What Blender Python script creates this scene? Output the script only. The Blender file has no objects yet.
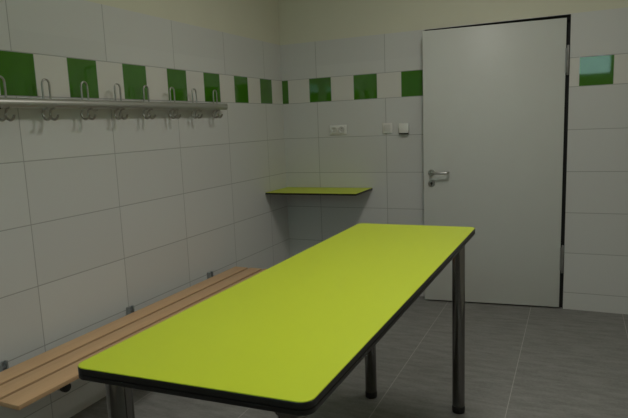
import bpy, bmesh, math
from mathutils import Vector, Matrix
PI = math.pi
C = bpy.context.scene.collection

# ------------------------------------------------------------------ materials
def new_mat(name):
    m = bpy.data.materials.new(name); m.use_nodes = True
    nt = m.node_tree; b = nt.nodes['Principled BSDF']
    return m, nt, b

def lin(c):
    return tuple(((v/255)/12.92 if v <= 10 else (((v/255)+.055)/1.055)**2.4) for v in c)

def rgba(c): return (c[0], c[1], c[2], 1.0)

class NB:
    """tiny node-graph helper"""
    def __init__(s, nt): s.nt = nt
    def put(s, sock, v):
        if isinstance(v, bpy.types.NodeSocket): s.nt.links.new(v, sock)
        elif v is not None: sock.default_value = v
    def math(s, op, a, b=None, c=None):
        n = s.nt.nodes.new('ShaderNodeMath'); n.operation = op
        s.put(n.inputs[0], a); s.put(n.inputs[1], b); s.put(n.inputs[2], c)
        return n.outputs[0]
    def mix(s, f, a, b):
        n = s.nt.nodes.new('ShaderNodeMix'); n.data_type = 'RGBA'
        s.put(n.inputs[0], f); s.put(n.inputs[6], a); s.put(n.inputs[7], b)
        return n.outputs[2]
    def noise(s, scale, detail=3, vec=None, rough=.5):
        n = s.nt.nodes.new('ShaderNodeTexNoise')
        n.inputs['Scale'].default_value = scale; n.inputs['Detail'].default_value = detail
        n.inputs['Roughness'].default_value = rough
        if vec is not None: s.nt.links.new(vec, n.inputs['Vector'])
        return n.outputs['Fac']
    def pos(s):
        g = s.nt.nodes.new('ShaderNodeNewGeometry')
        x = s.nt.nodes.new('ShaderNodeSeparateXYZ'); s.nt.links.new(g.outputs['Position'], x.inputs[0])
        return g.outputs['Position'], x.outputs[0], x.outputs[1], x.outputs[2]
    def objco(s, scale=(1, 1, 1)):
        t = s.nt.nodes.new('ShaderNodeTexCoord'); m = s.nt.nodes.new('ShaderNodeMapping')
        m.inputs['Scale'].default_value = scale
        s.nt.links.new(t.outputs['Object'], m.inputs['Vector']); return m.outputs[0]
    def bump(s, h, bsdf, strength=.3, dist=.002):
        n = s.nt.nodes.new('ShaderNodeBump'); n.inputs['Strength'].default_value = strength
        n.inputs['Distance'].default_value = dist
        s.nt.links.new(h, n.inputs['Height']); s.nt.links.new(n.outputs[0], bsdf.inputs['Normal'])

def plain(name, col, rough=.5, metal=0., var=.06, scale=30, spec=.5, stretch=(1, 1, 1)):
    m, nt, b = new_mat(name); k = NB(nt)
    f = k.noise(scale, 3, k.objco(stretch))
    lo = tuple(v*(1-var) for v in col); hi = tuple(min(1, v*(1+var)) for v in col)
    nt.links.new(k.mix(f, rgba(lo), rgba(hi)), b.inputs['Base Color'])
    b.inputs['Roughness'].default_value = rough; b.inputs['Metallic'].default_value = metal
    b.inputs['Specular IOR Level'].default_value = spec
    return m

BAND = 1.6293                      # lower edge of the coloured tile band
TOPT = BAND + .5                   # upper edge of the tiling
WHITE_TILE = (.62, .62, .60); BAND_WHITE = (.66, .645, .60); GREEN = (.045, .165, .008)
PAINT = (.66, .645, .52); JOINT = (.36, .36, .34)

def tile_wall(name, axis, sign, u_big, u_band, far=None):
    """60 x 30 cm tiles, a band of 20 cm green / white squares, cream paint above."""
    m, nt, b = new_mat(name); k = NB(nt)
    P, X, Y, Z = k.pos()
    U = X if axis == 'x' else Y
    if sign < 0: U = k.math('MULTIPLY', U, -1.)
    def dist_to_grid(v, off, per):
        a = k.math('SUBTRACT', v, off); a = k.math('DIVIDE', a, per)
        fr = k.math('FRACT', a); fr = k.math('MINIMUM', fr, k.math('SUBTRACT', 1., fr))
        return k.math('MULTIPLY', fr, per)
    def near(d, w):                # smooth line mask
        n = nt.nodes.new('ShaderNodeMapRange'); n.interpolation_type = 'SMOOTHSTEP'
        nt.links.new(d, n.inputs[0]); n.inputs[1].default_value = w*.4; n.inputs[2].default_value = w
        n.inputs[3].default_value = 1; n.inputs[4].default_value = 0
        return n.outputs[0]
    above = k.math('GREATER_THAN', Z, BAND + .2)
    below = k.math('LESS_THAN', Z, BAND)
    band = k.math('SUBTRACT', 1., k.math('ADD', above, below))
    painted = k.math('GREATER_THAN', Z, TOPT)
    # joints
    lowz = dist_to_grid(Z, BAND, .3)
    d_low = k.math('ADD', lowz, k.math('MULTIPLY', k.math('GREATER_THAN', Z, BAND + .1), 9.))
    d_up = k.math('ABSOLUTE', k.math('SUBTRACT', Z, BAND + .2))
    dh = k.math('MINIMUM', d_low, d_up)
    dv = k.math('ADD', dist_to_grid(U, u_big, .6), k.math('MULTIPLY', band, 9.))
    if far:                        # the piece of wall beyond the door has its own setting-out
        isfar = k.math('GREATER_THAN', U, far[0])
        uo = k.math('ADD', u_band, k.math('MULTIPLY', isfar, far[1] - u_band))
        per = k.math('ADD', .2, k.math('MULTIPLY', isfar, .013))
    else: uo, per = u_band, .2
    dvb = k.math('ADD', dist_to_grid(U, uo, per), k.math('MULTIPLY', k.math('SUBTRACT', 1., band), 9.))
    jm = k.math('MAXIMUM', near(dh, .0032), near(dv, .0032))
    jb = k.math('MULTIPLY', near(dvb, .003), .35)
    # alternate green squares
    idx = k.math('FLOOR', k.math('DIVIDE', k.math('SUBTRACT', U, uo), per))
    par = k.math('ABSOLUTE', k.math('MODULO', idx, 2.))
    green = k.math('MULTIPLY', par, band)
    # slightly different tone for each large tile
    wn = nt.nodes.new('ShaderNodeTexWhiteNoise'); wn.noise_dimensions = '2D'
    cx = nt.nodes.new('ShaderNodeCombineXYZ')
    nt.links.new(k.math('FLOOR', k.math('DIVIDE', k.math('SUBTRACT', U, u_big), .6)), cx.inputs[0])
    nt.links.new(k.math('FLOOR', k.math('DIVIDE', k.math('SUBTRACT', Z, BAND), .3)), cx.inputs[1])
    nt.links.new(cx.outputs[0], wn.inputs['Vector'])
    w = k.mix(wn.outputs['Value'], rgba(tuple(v*.965 for v in WHITE_TILE)), rgba(tuple(v*1.02 for v in WHITE_TILE)))
    col = k.mix(band, w, rgba(BAND_WHITE))
    gcol = k.mix(k.noise(14, 3, P), rgba(tuple(v*.9 for v in GREEN)), rgba(tuple(v*1.1 for v in GREEN)))
    col = k.mix(green, col, gcol)
    col = k.mix(jm, col, rgba(JOINT)); col = k.mix(jb, col, rgba((.55, .55, .5)))
    pcol = k.mix(k.noise(5, 4, P), rgba(tuple(v*.97 for v in PAINT)), rgba(tuple(v*1.03 for v in PAINT)))
    col = k.mix(painted, col, pcol)
    nt.links.new(col, b.inputs['Base Color'])
    # sheen: satin tiles, glazed green squares, matt paint
    r = k.math('ADD', k.math('MULTIPLY', painted, .33), k.math('SUBTRACT', .55, k.math('MULTIPLY', green, .515)))
    nt.links.new(r, b.inputs['Roughness'])
    nt.links.new(k.math('ADD', .28, k.math('MULTIPLY', green, .5)), b.inputs['Specular IOR Level'])
    h = k.math('MULTIPLY', k.math('SUBTRACT', 1., jm), k.math('SUBTRACT', 1., painted))
    k.bump(h, b, .35, .0015)
    return m

def floor_mat():
    m, nt, b = new_mat('slate_floor_tiles'); k = NB(nt)
    P, X, Y, Z = k.pos()
    mp = nt.nodes.new('ShaderNodeMapping'); mp.inputs['Scale'].default_value = (1.2, 5., 1)
    nt.links.new(P, mp.inputs['Vector'])
    n1 = k.noise(5, 6, mp.outputs[0], .65); n2 = k.noise(60, 4, P, .7)
    f = k.math('ADD', k.math('MULTIPLY', n1, .65), k.math('MULTIPLY', n2, .35))
    rm = nt.nodes.new('ShaderNodeMapRange'); nt.links.new(f, rm.inputs[0])
    rm.inputs[1].default_value = .38; rm.inputs[2].default_value = .62
    col = k.mix(rm.outputs[0], rgba((.165, .165, .155)), rgba((.245, .244, .230)))
    def line(v, off, per, w):
        fr = k.math('FRACT', k.math('DIVIDE', k.math('SUBTRACT', v, off), per))
        d = k.math('MULTIPLY', k.math('MINIMUM', fr, k.math('SUBTRACT', 1., fr)), per)
        return k.math('LESS_THAN', d, w)
    jx = line(X, 1.437, .612, .0022); jy = k.math('MULTIPLY', line(Y, -.35, 1.2, .0015), .25)
    col = k.mix(k.math('MAXIMUM', k.math('MULTIPLY', jx, .9), jy), col, rgba((.36, .355, .33)))
    nt.links.new(col, b.inputs['Base Color'])
    b.inputs['Roughness'].default_value = .6; b.inputs['Specular IOR Level'].default_value = .3
    k.bump(f, b, .15, .003)
    return m

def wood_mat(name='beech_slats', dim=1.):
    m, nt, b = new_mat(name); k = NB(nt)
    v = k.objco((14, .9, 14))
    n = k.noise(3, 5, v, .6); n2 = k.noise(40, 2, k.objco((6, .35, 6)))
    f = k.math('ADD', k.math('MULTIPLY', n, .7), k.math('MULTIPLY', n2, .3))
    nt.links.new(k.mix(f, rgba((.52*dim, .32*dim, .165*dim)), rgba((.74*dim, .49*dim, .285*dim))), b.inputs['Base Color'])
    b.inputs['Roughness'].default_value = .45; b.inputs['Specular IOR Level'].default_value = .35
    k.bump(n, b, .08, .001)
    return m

M = dict(
    left=tile_wall('left_wall_tiles', 'y', -1, .9152, -.004),
    back=tile_wall('back_wall_tiles', 'x', 1, .3268, .058, far=(2.2, 2.1185)),
    floor=floor_mat(), wood=wood_mat(), woodshade=wood_mat('beech_edges_shaded', .75),  # second beech is darkened, groove shade put into its colour
    paint=plain('cream_wall_paint', (.76, .74, .64), .85, var=.03, scale=6),
    ceil=plain('ceiling_white', (.84, .83, .79), .9, var=.03, scale=5),
    door=plain('door_grey_lacquer', (.60, .61, .575), .42, var=.02, scale=9, spec=.35),
    dooredge=plain('door_edge_grey', (.42, .42, .40), .5, var=.03),
    frame=plain('door_frame_grey', (.50, .50, .47), .45, var=.03),
    sealshade=plain('rebate_shadow_seal', (.014, .014, .013), .7, var=.2),  # near-black, shadow of the door rebate put into the seal colour
    steel=plain('brushed_steel', (.40, .39, .37), .30, 1., var=.08, scale=60, stretch=(1, 1, .08)),
    rail=plain('satin_aluminium', (.50, .50, .47), .42, .85, var=.06, scale=50, stretch=(1, .1, 1)),
    hook=plain('hook_wire_steel', (.42, .41, .38), .35, .9, var=.08),
    leg=plain('table_leg_dark_chrome', (.185, .18, .175), .13, 1., var=.1, scale=80, stretch=(1, 1, .05)),
    black=plain('black_edge_band', (.011, .0105, .0105), .4, var=.15, spec=.35),
    foot=plain('black_plastic_foot', (.008, .008, .008), .5, var=.15),
    lime=plain('lime_laminate', (.445, .535, .026), .38, var=.025, scale=4, spec=.3),
    limedim=plain('lime_shelf_laminate', (.56, .66, .03), .40, var=.03, scale=4, spec=.3),
    bracket=plain('galvanised_bracket', (.40, .42, .43), .4, .8, var=.12),
    hinge=plain('hinge_grey_steel', (.27, .27, .26), .45, .7, var=.08),
    plastic=plain('white_switch_plastic', (.74, .73, .69), .4, var=.02),
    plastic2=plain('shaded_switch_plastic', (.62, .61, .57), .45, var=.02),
    hole=plain('socket_recess_grey', (.30, .30, .28), .6, var=.05),
    dark=plain('dark_gap', (.02, .02, .02), .8, var=.1),
    wframe=plain('window_frame_white', (.75, .75, .73), .4, var=.02),
)
gm, gnt, gb = new_mat('window_glass')
gmix = gnt.nodes.new('ShaderNodeMixShader'); gtr = gnt.nodes.new('ShaderNodeBsdfTransparent'); ggl = gnt.nodes.new('ShaderNodeBsdfGlossy')
ggl.inputs['Roughness'].default_value = .02; gmix.inputs[0].default_value = .06
gnt.links.new(gtr.outputs[0], gmix.inputs[1]); gnt.links.new(ggl.outputs[0], gmix.inputs[2])
gnt.links.new(gmix.outputs[0], gnt.nodes['Material Output'].inputs['Surface'])
M['glass'] = gm

# ------------------------------------------------------------------ mesh helpers
def box(bm, x0, x1, y0, y1, z0, z1, bevel=0.):
    v = [bm.verts.new(p) for p in ((x0,y0,z0),(x1,y0,z0),(x1,y1,z0),(x0,y1,z0),(x0,y0,z1),(x1,y0,z1),(x1,y1,z1),(x0,y1,z1))]
    fs = [bm.faces.new([v[i] for i in f]) for f in ((3,2,1,0),(4,5,6,7),(0,1,5,4),(1,2,6,5),(2,3,7,6),(3,0,4,7))]
    if bevel:
        es = {e for f in fs for e in f.edges}
        bmesh.ops.bevel(bm, geom=list(es), offset=bevel, segments=2, profile=.5, affect='EDGES')
    return bm

def lathe(bm, prof, seg=24, mat=None):
    """prof: (radius, height) pairs around local z, closed at both ends"""
    mat = mat or Matrix.Identity(4); rings = []
    for r, z in prof:
        rings.append([bm.verts.new(mat @ Vector((r*math.cos(2*PI*i/seg), r*math.sin(2*PI*i/seg), z))) for i in range(seg)])
    for a, b in zip(rings, rings[1:]):
        for i in range(seg):
            j = (i+1) % seg; bm.faces.new((a[i], a[j], b[j], b[i]))
    bm.faces.new(list(reversed(rings[0]))); bm.faces.new(rings[-1])
    return bm

def along(p, d):
    """matrix taking local z to direction d, origin to p"""
    q = Vector((0, 0, 1)).rotation_difference(Vector(d).normalized())
    return Matrix.Translation(Vector(p)) @ q.to_matrix().to_4x4()

def tube(bm, pts, r, seg=10):
    pts = [Vector(p) for p in pts]; rings = []; n = len(pts); up = None
    for i, p in enumerate(pts):
        t = (pts[min(i+1, n-1)] - pts[max(i-1, 0)]).normalized()
        if up is None:
            up = Vector((0, 0, 1)) if abs(t.z) < .9 else Vector((0, 1, 0))
        s = t.cross(up).normalized(); up = s.cross(t).normalized()
        rings.append([bm.verts.new(p + r*(math.cos(2*PI*k/seg)*s + math.sin(2*PI*k/seg)*up)) for k in range(seg)])
    for a, b in zip(rings, rings[1:]):
        for i in range(seg):
            j = (i+1) % seg; bm.faces.new((a[i], a[j], b[j], b[i]))
    bm.faces.new(list(reversed(rings[0]))); bm.faces.new(rings[-1])
    return bm

def rrect(hx, hy, r, seg=8):
    out = []
    for cx, cy, a0 in ((hx-r, hy-r, 0), (-hx+r, hy-r, PI/2), (-hx+r, -hy+r, PI), (hx-r, -hy+r, 1.5*PI)):
        for i in range(seg+1):
            a = a0 + PI/2*i/seg; out.append((cx+r*math.cos(a), cy+r*math.sin(a)))
    return out

def loft(bm, rings):
    R = [[bm.verts.new(p) for p in ring] for ring in rings]; n = len(R[0])
    for a, b in zip(R, R[1:]):
        for i in range(n):
            j = (i+1) % n; bm.faces.new((a[i], a[j], b[j], b[i]))
    bm.faces.new(list(reversed(R[0]))); bm.faces.new(R[-1])
    return bm

def obj(name, bm, m, parent=None, smooth=35, label=None):
    bmesh.ops.recalc_face_normals(bm, faces=bm.faces)
    me = bpy.data.meshes.new(name); bm.to_mesh(me); bm.free()
    o = bpy.data.objects.new(name, me); C.objects.link(o)
    for mm in (m if isinstance(m, (list, tuple)) else [m]): me.materials.append(mm)
    if smooth:
        me.polygons.foreach_set('use_smooth', [True]*len(me.polygons))
        me.set_sharp_from_angle(angle=math.radians(smooth))
    if parent: o.parent = parent
    if label: o['label'] = label
    return o

def thing(name, label, cat, loc=(0, 0, 0), rz=0, group=None):
    o = bpy.data.objects.new(name, None); C.objects.link(o); o.empty_display_size = .1
    o.location = loc; o.rotation_euler = (0, 0, rz); o['label'] = label; o['category'] = cat
    if group: o['group'] = group
    return o

def tag(o, label, cat, group=None):
    o['label'] = label; o['category'] = cat
    if group: o['group'] = group
    return o

def struct(name, bm, m, parent=None, smooth=None):
    o = obj(name, bm, m, parent, smooth)
    if not parent: o['kind'] = 'structure'
    return o

B = bmesh.new
# ------------------------------------------------------------------ room shell
RX, RY, RZ = 3.45, -5.6, 2.95       # right wall, rear wall, ceiling
ST = .006                            # tiles stand proud of the paint
struct('floor', box(B(), -.2, RX+.2, RY-.2, 1.3, -.1, 0), M['floor'])
struct('ceiling', box(B(), -.2, RX+.2, RY-.2, 1.3, RZ, RZ+.1), M['ceil'])
bm = B(); box(bm, -.2, 0, RY-.2, .2, 0, TOPT); box(bm, -.2, -ST, RY-.2, .2, TOPT, RZ)
struct('wall_left', bm, M['left'])
OX0, OX1, OZ = 1.235, 2.269, 2.126  # door opening
bm = B()
box(bm, 0, OX0, 0, .2, 0, TOPT); box(bm, OX1, RX+.2, 0, .2, 0, TOPT)
box(bm, OX0, OX1, 0, .2, OZ, TOPT); box(bm, -ST, RX+.2, ST, .2, TOPT, RZ)
struct('wall_back', bm, M['back'])
struct('wall_right', box(B(), RX, RX+.2, RY-.2, 0, 0, RZ), M['paint'])
# rear wall with a high unseen window, made wider for fill light
WX0, WX1, WZ0, WZ1 = .90, 2.82, 1.99, 2.60
bm = B()
box(bm, 0, WX0, RY-.2, RY, 0, RZ); box(bm, WX1, RX, RY-.2, RY, 0, RZ)
box(bm, WX0, WX1, RY-.2, RY, 0, WZ0); box(bm, WX0, WX1, RY-.2, RY, WZ1, RZ)
struct('wall_rear', bm, M['paint'])
bm = B(); t = .05
box(bm, WX0, WX1, RY-.12, RY-.06, WZ0, WZ0+t); box(bm, WX0, WX1, RY-.12, RY-.06, WZ1-t, WZ1)
box(bm, WX0, WX0+t, RY-.12, RY-.06, WZ0+t, WZ1-t); box(bm, WX1-t, WX1, RY-.12, RY-.06, WZ0+t, WZ1-t)
win = struct('window_1', bm, M['wframe'])
obj('pane', box(B(), WX0+t, WX1-t, RY-.095, RY-.088, WZ0+t, WZ1-t), M['glass'], win, None)
# dim passage behind the door
bm = B()
box(bm, OX0-.6, OX1+.6, 1.2, 1.3, 0, RZ); box(bm, OX0-.7, OX0-.6, .2, 1.3, 0, RZ); box(bm, OX1+.6, OX1+.7, .2, 1.3, 0, RZ)
struct('wall_passage', bm, M['paint'])
# steel door frame lining the opening, its dark seal standing in for rebate shadow
bm = B()
box(bm, OX0, OX0+.012, .0, .19, 0, OZ)
box(bm, OX1-.006, OX1, .06, .19, 0, OZ-.006); box(bm, OX0+.012, OX1, .06, .19, OZ-.006, OZ)
fr = struct('trim_1', bm, M['frame'])
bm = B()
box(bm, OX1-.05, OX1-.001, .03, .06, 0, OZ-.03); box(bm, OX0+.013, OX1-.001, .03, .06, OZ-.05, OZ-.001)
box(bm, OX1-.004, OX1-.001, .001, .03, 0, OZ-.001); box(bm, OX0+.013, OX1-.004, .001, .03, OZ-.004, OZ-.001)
obj('shadow_seal', bm, M['sealshade'], fr, None)

# ------------------------------------------------------------------ door leaf, hung ajar
HX, HY = 2.263, -.006
ANG = math.radians(5.9)
LW, LZ0, LZ1 = 1.012, .012, 2.103
door = struct('door_1', box(B(), -LW, -.020, .0, .042, LZ0, LZ1, .0015), [M['door']], None, 30)
door.location = (HX, HY, 0); door.rotation_euler = (0, 0, ANG)
# lever handle
hz, hx = 1.034, -LW + .060
bm = B()
lathe(bm, [(.0, 0), (.026, .0), (.026, .005), (.0235, .008), (.0, .008)][1:4], 24, along((hx, 0, hz), (0, -1, 0)))
pts = [(hx, -.004, hz), (hx, -.040, hz)]
for i in range(1, 6):
    a = PI/2*i/5; pts.append((hx + .014*(1-math.cos(a)), -.040 - .014*math.sin(a), hz))
pts += [(hx+.06, -.054, hz), (hx+.115, -.054, hz)]
for i in range(1, 6):
    a = PI/2*i/5; pts.append((hx+.115 + .014*math.sin(a), -.054 + .014*(1-math.cos(a)), hz))
pts.append((hx+.129, -.022, hz))
tube(bm, pts, .0095, 12)
obj('door_handle', bm, M['steel'], door, 40, 'brushed steel lever handle on a round rose')
bm = B(); lathe(bm, [(.026, 0), (.026, .005), (.0235, .008)], 24, along((hx, 0, hz-.083), (0, -1, 0)))
ros = obj('key_escutcheon', bm, M['steel'], door, 40)
bm = B(); lathe(bm, [(.0085, .0), (.0085, .0095)], 16, along((hx, 0, hz-.080), (0, -1, 0))); box(bm, hx-.004, hx+.004, -.0095, 0, hz-.1, hz-.08)
obj('keyhole', bm, M['dark'], ros, 40)
for zc, ln in ((1.815, .20), (.382, .205)):
    bm = B()
    lathe(bm, [(.006, -ln/2-.003), (.0085, -ln/2), (.0085, -.002), (.0078, 0), (.0085, .002), (.0085, ln/2), (.006, ln/2+.003)], 16, Matrix.Translation((-.006, -.004, zc)))
    box(bm, -.024, -.006, -.002, .006, zc-ln*.42, zc+ln*.42)
    obj('hinge', bm, M['hinge'], door, 40)

# ------------------------------------------------------------------ changing table
TX, TY, TL, TW, TH, TZ = 1.6001, -2.7507, 1.9198, .5715, -.0045, .9268
tab = thing('work_table', 'tall narrow lime green table on four round steel legs in the middle of the room', 'table', (TX, TY, 0), TH)
def rpoly(pts, off, r, seg=8):
    """counter-clockwise polygon inset by off, its corners rounded with radius r"""
    P = [Vector(p) for p in pts]; n = len(P); L = []
    for i in range(n):
        d = (P[(i+1) % n]-P[i]).normalized(); nn = Vector((-d.y, d.x)); L.append((P[i]+nn*off, d, nn))
    def meet(a, b):
        (p, d, _), (q, e, _) = a, b
        t = ((q-p).x*e.y-(q-p).y*e.x)/(d.x*e.y-d.y*e.x); return p+d*t
    out = []
    for i in range(n):
        a, b = L[i-1], L[i]; o = (a[0]+a[2]*r, a[1], a[2]); q = (b[0]+b[2]*r, b[1], b[2]); c = meet(o, q)
        a0 = math.atan2(-a[2].y, -a[2].x); a1 = math.atan2(-b[2].y, -b[2].x)
        while a1 < a0: a1 += 2*PI
        for k in range(seg+1):
            t = a0+(a1-a0)*k/seg; out.append((c.x+r*math.cos(t), c.y+r*math.sin(t)))
    return out
TOPQ = [(-.290, -.974), (.288, -.943), (.299, .957), (-.289, .952)]
def ring(off, z, r=.030): return [(x, y, z) for x, y in rpoly(TOPQ, off, r-off)]
obj('tabletop', loft(B(), [ring(.006, TZ-.012), ring(.0012, TZ-.0075), ring(.0012, TZ-.0008), ring(.002, TZ)]), M['lime'], tab, 30, 'smooth lime green laminate top')
obj('edge_band', loft(B(), [ring(.006, TZ-.030), ring(.001, TZ-.029), ring(0, TZ-.027), ring(0, TZ-.0185), ring(.003, TZ-.0175), ring(.003, TZ-.0165), ring(0, TZ-.0155), ring(0, TZ-.0035), ring(.0008, TZ-.0022)]), M['black'], tab, 30, 'black grooved edge band')
for sx, sy in ((1, 1), (-1, 1), (1, -1), (-1, -1)):
    lx, ly = sx*.2272, sy*.8983
    bm = B(); lathe(bm, [(.030, .035), (.030, TZ-.045), (.0365, TZ-.044), (.0365, TZ-.0305)], 32, Matrix.Translation((lx, ly, 0)))
    lg = obj('leg', bm, M['leg'], tab, 40)
    bm = B(); lathe(bm, [(.024, 0), (.030, .003), (.0315, .012), (.0315, .030), (.0305, .036)], 32, Matrix.Translation((lx, ly, 0)))
    obj('foot', bm, M['foot'], lg, 40, 'black plastic foot')

# ------------------------------------------------------------------ wall shelf
sh = thing('wall_shelf', 'small lime green shelf fixed in the corner of the tiled walls', 'shelf', (.403, -.207, .886))
def sring(off, z): return [(x, y, z) for x, y in rrect(.399-off, .205-off, .006, 3)]
obj('shelf_board', loft(B(), [sring(.001, .0135), sring(.001, .0145), sring(.0016, .015)]), M['limedim'], sh, 30, 'lime green laminate surface')
obj('core_edge', loft(B(), [sring(.001, 0), sring(0, .001), sring(0, .0125), sring(.0008, .0136)]), M['black'], sh, 30, 'black core of the board')

# ------------------------------------------------------------------ bench on wall brackets
bn = thing('wall_bench', 'wooden three-slat bench on brackets along the left tiled wall', 'bench', (0, 0, 0))
Y0, Y1, BZ = -3.242, -1.118, .450
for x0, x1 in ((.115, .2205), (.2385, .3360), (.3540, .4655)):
    sl = obj('slat', box(B(), x0, x1, Y0, Y1, BZ-.019, BZ, .002), [M['wood'], M['woodshade']], bn, 30)
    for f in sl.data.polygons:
        if abs(f.normal.x) > .8: f.material_index = 1  # shade between the slats painted on their sides
for y in (-2.962, -2.120, -1.296):
    bm = B()
    lathe(bm, [(.0205, .012), (.0205, .392)], 20, along((0, y, BZ-.060), (1, 0, 0)))
    box(bm, .12, .39, y-.016, y+.016, BZ-.042, BZ-.0195)
    br = obj('bracket', bm, M['bracket'], bn, 40)
    bm = B()
    box(bm, .0005, .012, y-.019, y+.019, BZ-.115, BZ-.006, .002)
    box(bm, .012, .030, y-.019, y-.011, BZ-.06, BZ-.002, .001); box(bm, .012, .030, y+.011, y+.019, BZ-.06, BZ-.002, .001)
    box(bm, .012, .022, y-.012, y+.012, BZ-.034, BZ-.024)
    obj('wall_plate', bm, M['bracket'], br, 40)
    bm = B(); lathe(bm, [(.0222, .388), (.0222, .405), (.019, .411), (.010, .413)], 20, along((0, y, BZ-.060), (1, 0, 0)))
    obj('end_cap', bm, M['foot'], br, 40, 'round black plastic end cap')

# ------------------------------------------------------------------ coat rail
cr = thing('coat_rail', 'grey metal coat rail with wire hooks across the green and white tile band', 'coat rail', (0, 0, 0))
CX, CZ, CR = .060, 1.594, .0225
bm = B(); lathe(bm, [(.010, -3.30), (CR, -3.29), (CR, -1.035), (.015, -1.027), (.007, -1.024)], 24, Matrix.Translation((CX, 0, CZ)) @ Matrix.Rotation(-PI/2, 4, 'X'))
obj('rail_tube', bm, M['rail'], cr, 40)
for y in (-3.22, -2.235, -1.262):
    bm = B(); lathe(bm, [(.022, .0005), (.022, .005), (.010, .007), (.010, CX-CR*.7)], 16, along((0, y, CZ-.012), (1, 0, 0)))
    obj('wall_mount', bm, M['rail'], cr, 40)
def hook_bm(y):
    bm = B(); w = .021
    up = [(CX-.006, y-w, CZ+CR-.003), (CX-.006, y-w, CZ+.089)]
    for i in range(1, 9):
        a = PI*i/8; up.append((CX-.006, y - w*math.cos(a), CZ+.089 + .024*math.sin(a)))
    up += [(CX-.006, y+w, CZ+CR-.003)]
    tube(bm, up, .0048, 8)
    for s in (-1, 1):
        pts = []
        for i in range(13):
            a = math.radians(72 + (352-72)*i/12)
            pts.append((CX+.006 + .026*math.cos(a), y + s*w, CZ-.049 + .027*math.sin(a)))
        tube(bm, pts, .0058, 8)
    return bm
for y in (-2.834, -2.591, -2.350, -2.110, -1.875, -1.629, -1.395, -1.150):
    obj('coat_hook', hook_bm(y), M['hook'], cr, 50)

# ------------------------------------------------------------------ socket and switches
so = thing('wall_socket', 'white double power socket on the back wall above the shelf', 'socket', (.512, 0, 1.389))
obj('cover_plate', box(B(), -.076, .076, -.010, -.0005, -.0405, .0405, .003), M['plastic'], so, 30)
for s in (-1, 1):
    bm = B()                                  # round collar around a dished recess
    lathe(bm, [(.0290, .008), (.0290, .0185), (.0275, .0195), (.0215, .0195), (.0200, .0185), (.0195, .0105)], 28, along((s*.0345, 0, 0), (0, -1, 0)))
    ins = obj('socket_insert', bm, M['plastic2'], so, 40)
    bm = B()
    for d in (-.0095, .0095):
        lathe(bm, [(.0026, .010), (.0026, .0117)], 10, along((s*.0345, 0, d), (0, -1, 0)))
    obj('pin_hole', bm, M['dark'], ins, 40)
sw = thing('light_switch', 'flat white rocker light switch nearer the socket', 'switch', (.940, 0, 1.390))
obj('cover_plate', box(B(), -.0405, .0405, -.014, -.0005, -.0405, .0405, .003), M['plastic'], sw, 30)
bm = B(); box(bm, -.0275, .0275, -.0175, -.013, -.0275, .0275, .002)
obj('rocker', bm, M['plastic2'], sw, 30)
sb = thing('surface_mounted_switch', 'thick white surface mounted switch box right beside the door', 'switch', (1.080, 0, 1.379))
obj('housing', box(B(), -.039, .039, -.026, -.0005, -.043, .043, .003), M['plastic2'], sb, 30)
obj('rocker', box(B(), -.0385, .0385, -.036, -.026, -.033, .0425, .003), M['plastic'], sb, 30)
obj('lower_slot', box(B(), -.0375, .0375, -.0295, -.0262, -.0425, -.0335), M['dark'], sb, None, 'dark slot along the lower edge')

# ------------------------------------------------------------------ light
def area(name, loc, tgt, sx, sy, power, col, spread=PI):
    l = bpy.data.lights.new(name, 'AREA'); l.shape = 'RECTANGLE'; l.size = sx; l.size_y = sy
    l.energy = power; l.color = col; l.spread = spread
    o = bpy.data.objects.new(name, l); C.objects.link(o); o.location = loc
    o.rotation_euler = (Vector(tgt) - Vector(loc)).to_track_quat('-Z', 'Y').to_euler()
    return o
area('ceiling_lamp', (1.80, -1.72, RZ-.06), (1.80, -1.72, 0), .35, .70, 16.2, (1., .962, .90))
area('ceiling_lamp', (2.05, -3.35, RZ-.06), (2.05, -3.35, 0), .80, 1.4, 11.8, (1., .965, .895), math.radians(122))
w = bpy.data.worlds.new('World'); bpy.context.scene.world = w; w.use_nodes = True
bg = w.node_tree.nodes['Background']; bg.inputs[0].default_value = (.50, .80, .80, 1); bg.inputs[1].default_value = 3.3

# ------------------------------------------------------------------ camera
cam = bpy.data.cameras.new('camera'); co = bpy.data.objects.new('camera', cam); C.objects.link(co)
co.location = (2.32035, -4.61884, 1.44363); co.rotation_euler = (1.4179, .0420, .4417)
cam.sensor_fit = 'HORIZONTAL'; cam.sensor_width = 36; cam.lens = 580.564*36/628
cam.shift_x = 16.081/628; cam.shift_y = 5.556/628
cam.clip_start = .05
sc = bpy.context.scene; sc.camera = co
sc.view_settings.view_transform = 'Standard'; sc.view_settings.look = 'None'
sc.view_settings.exposure = 0; sc.view_settings.gamma = 1
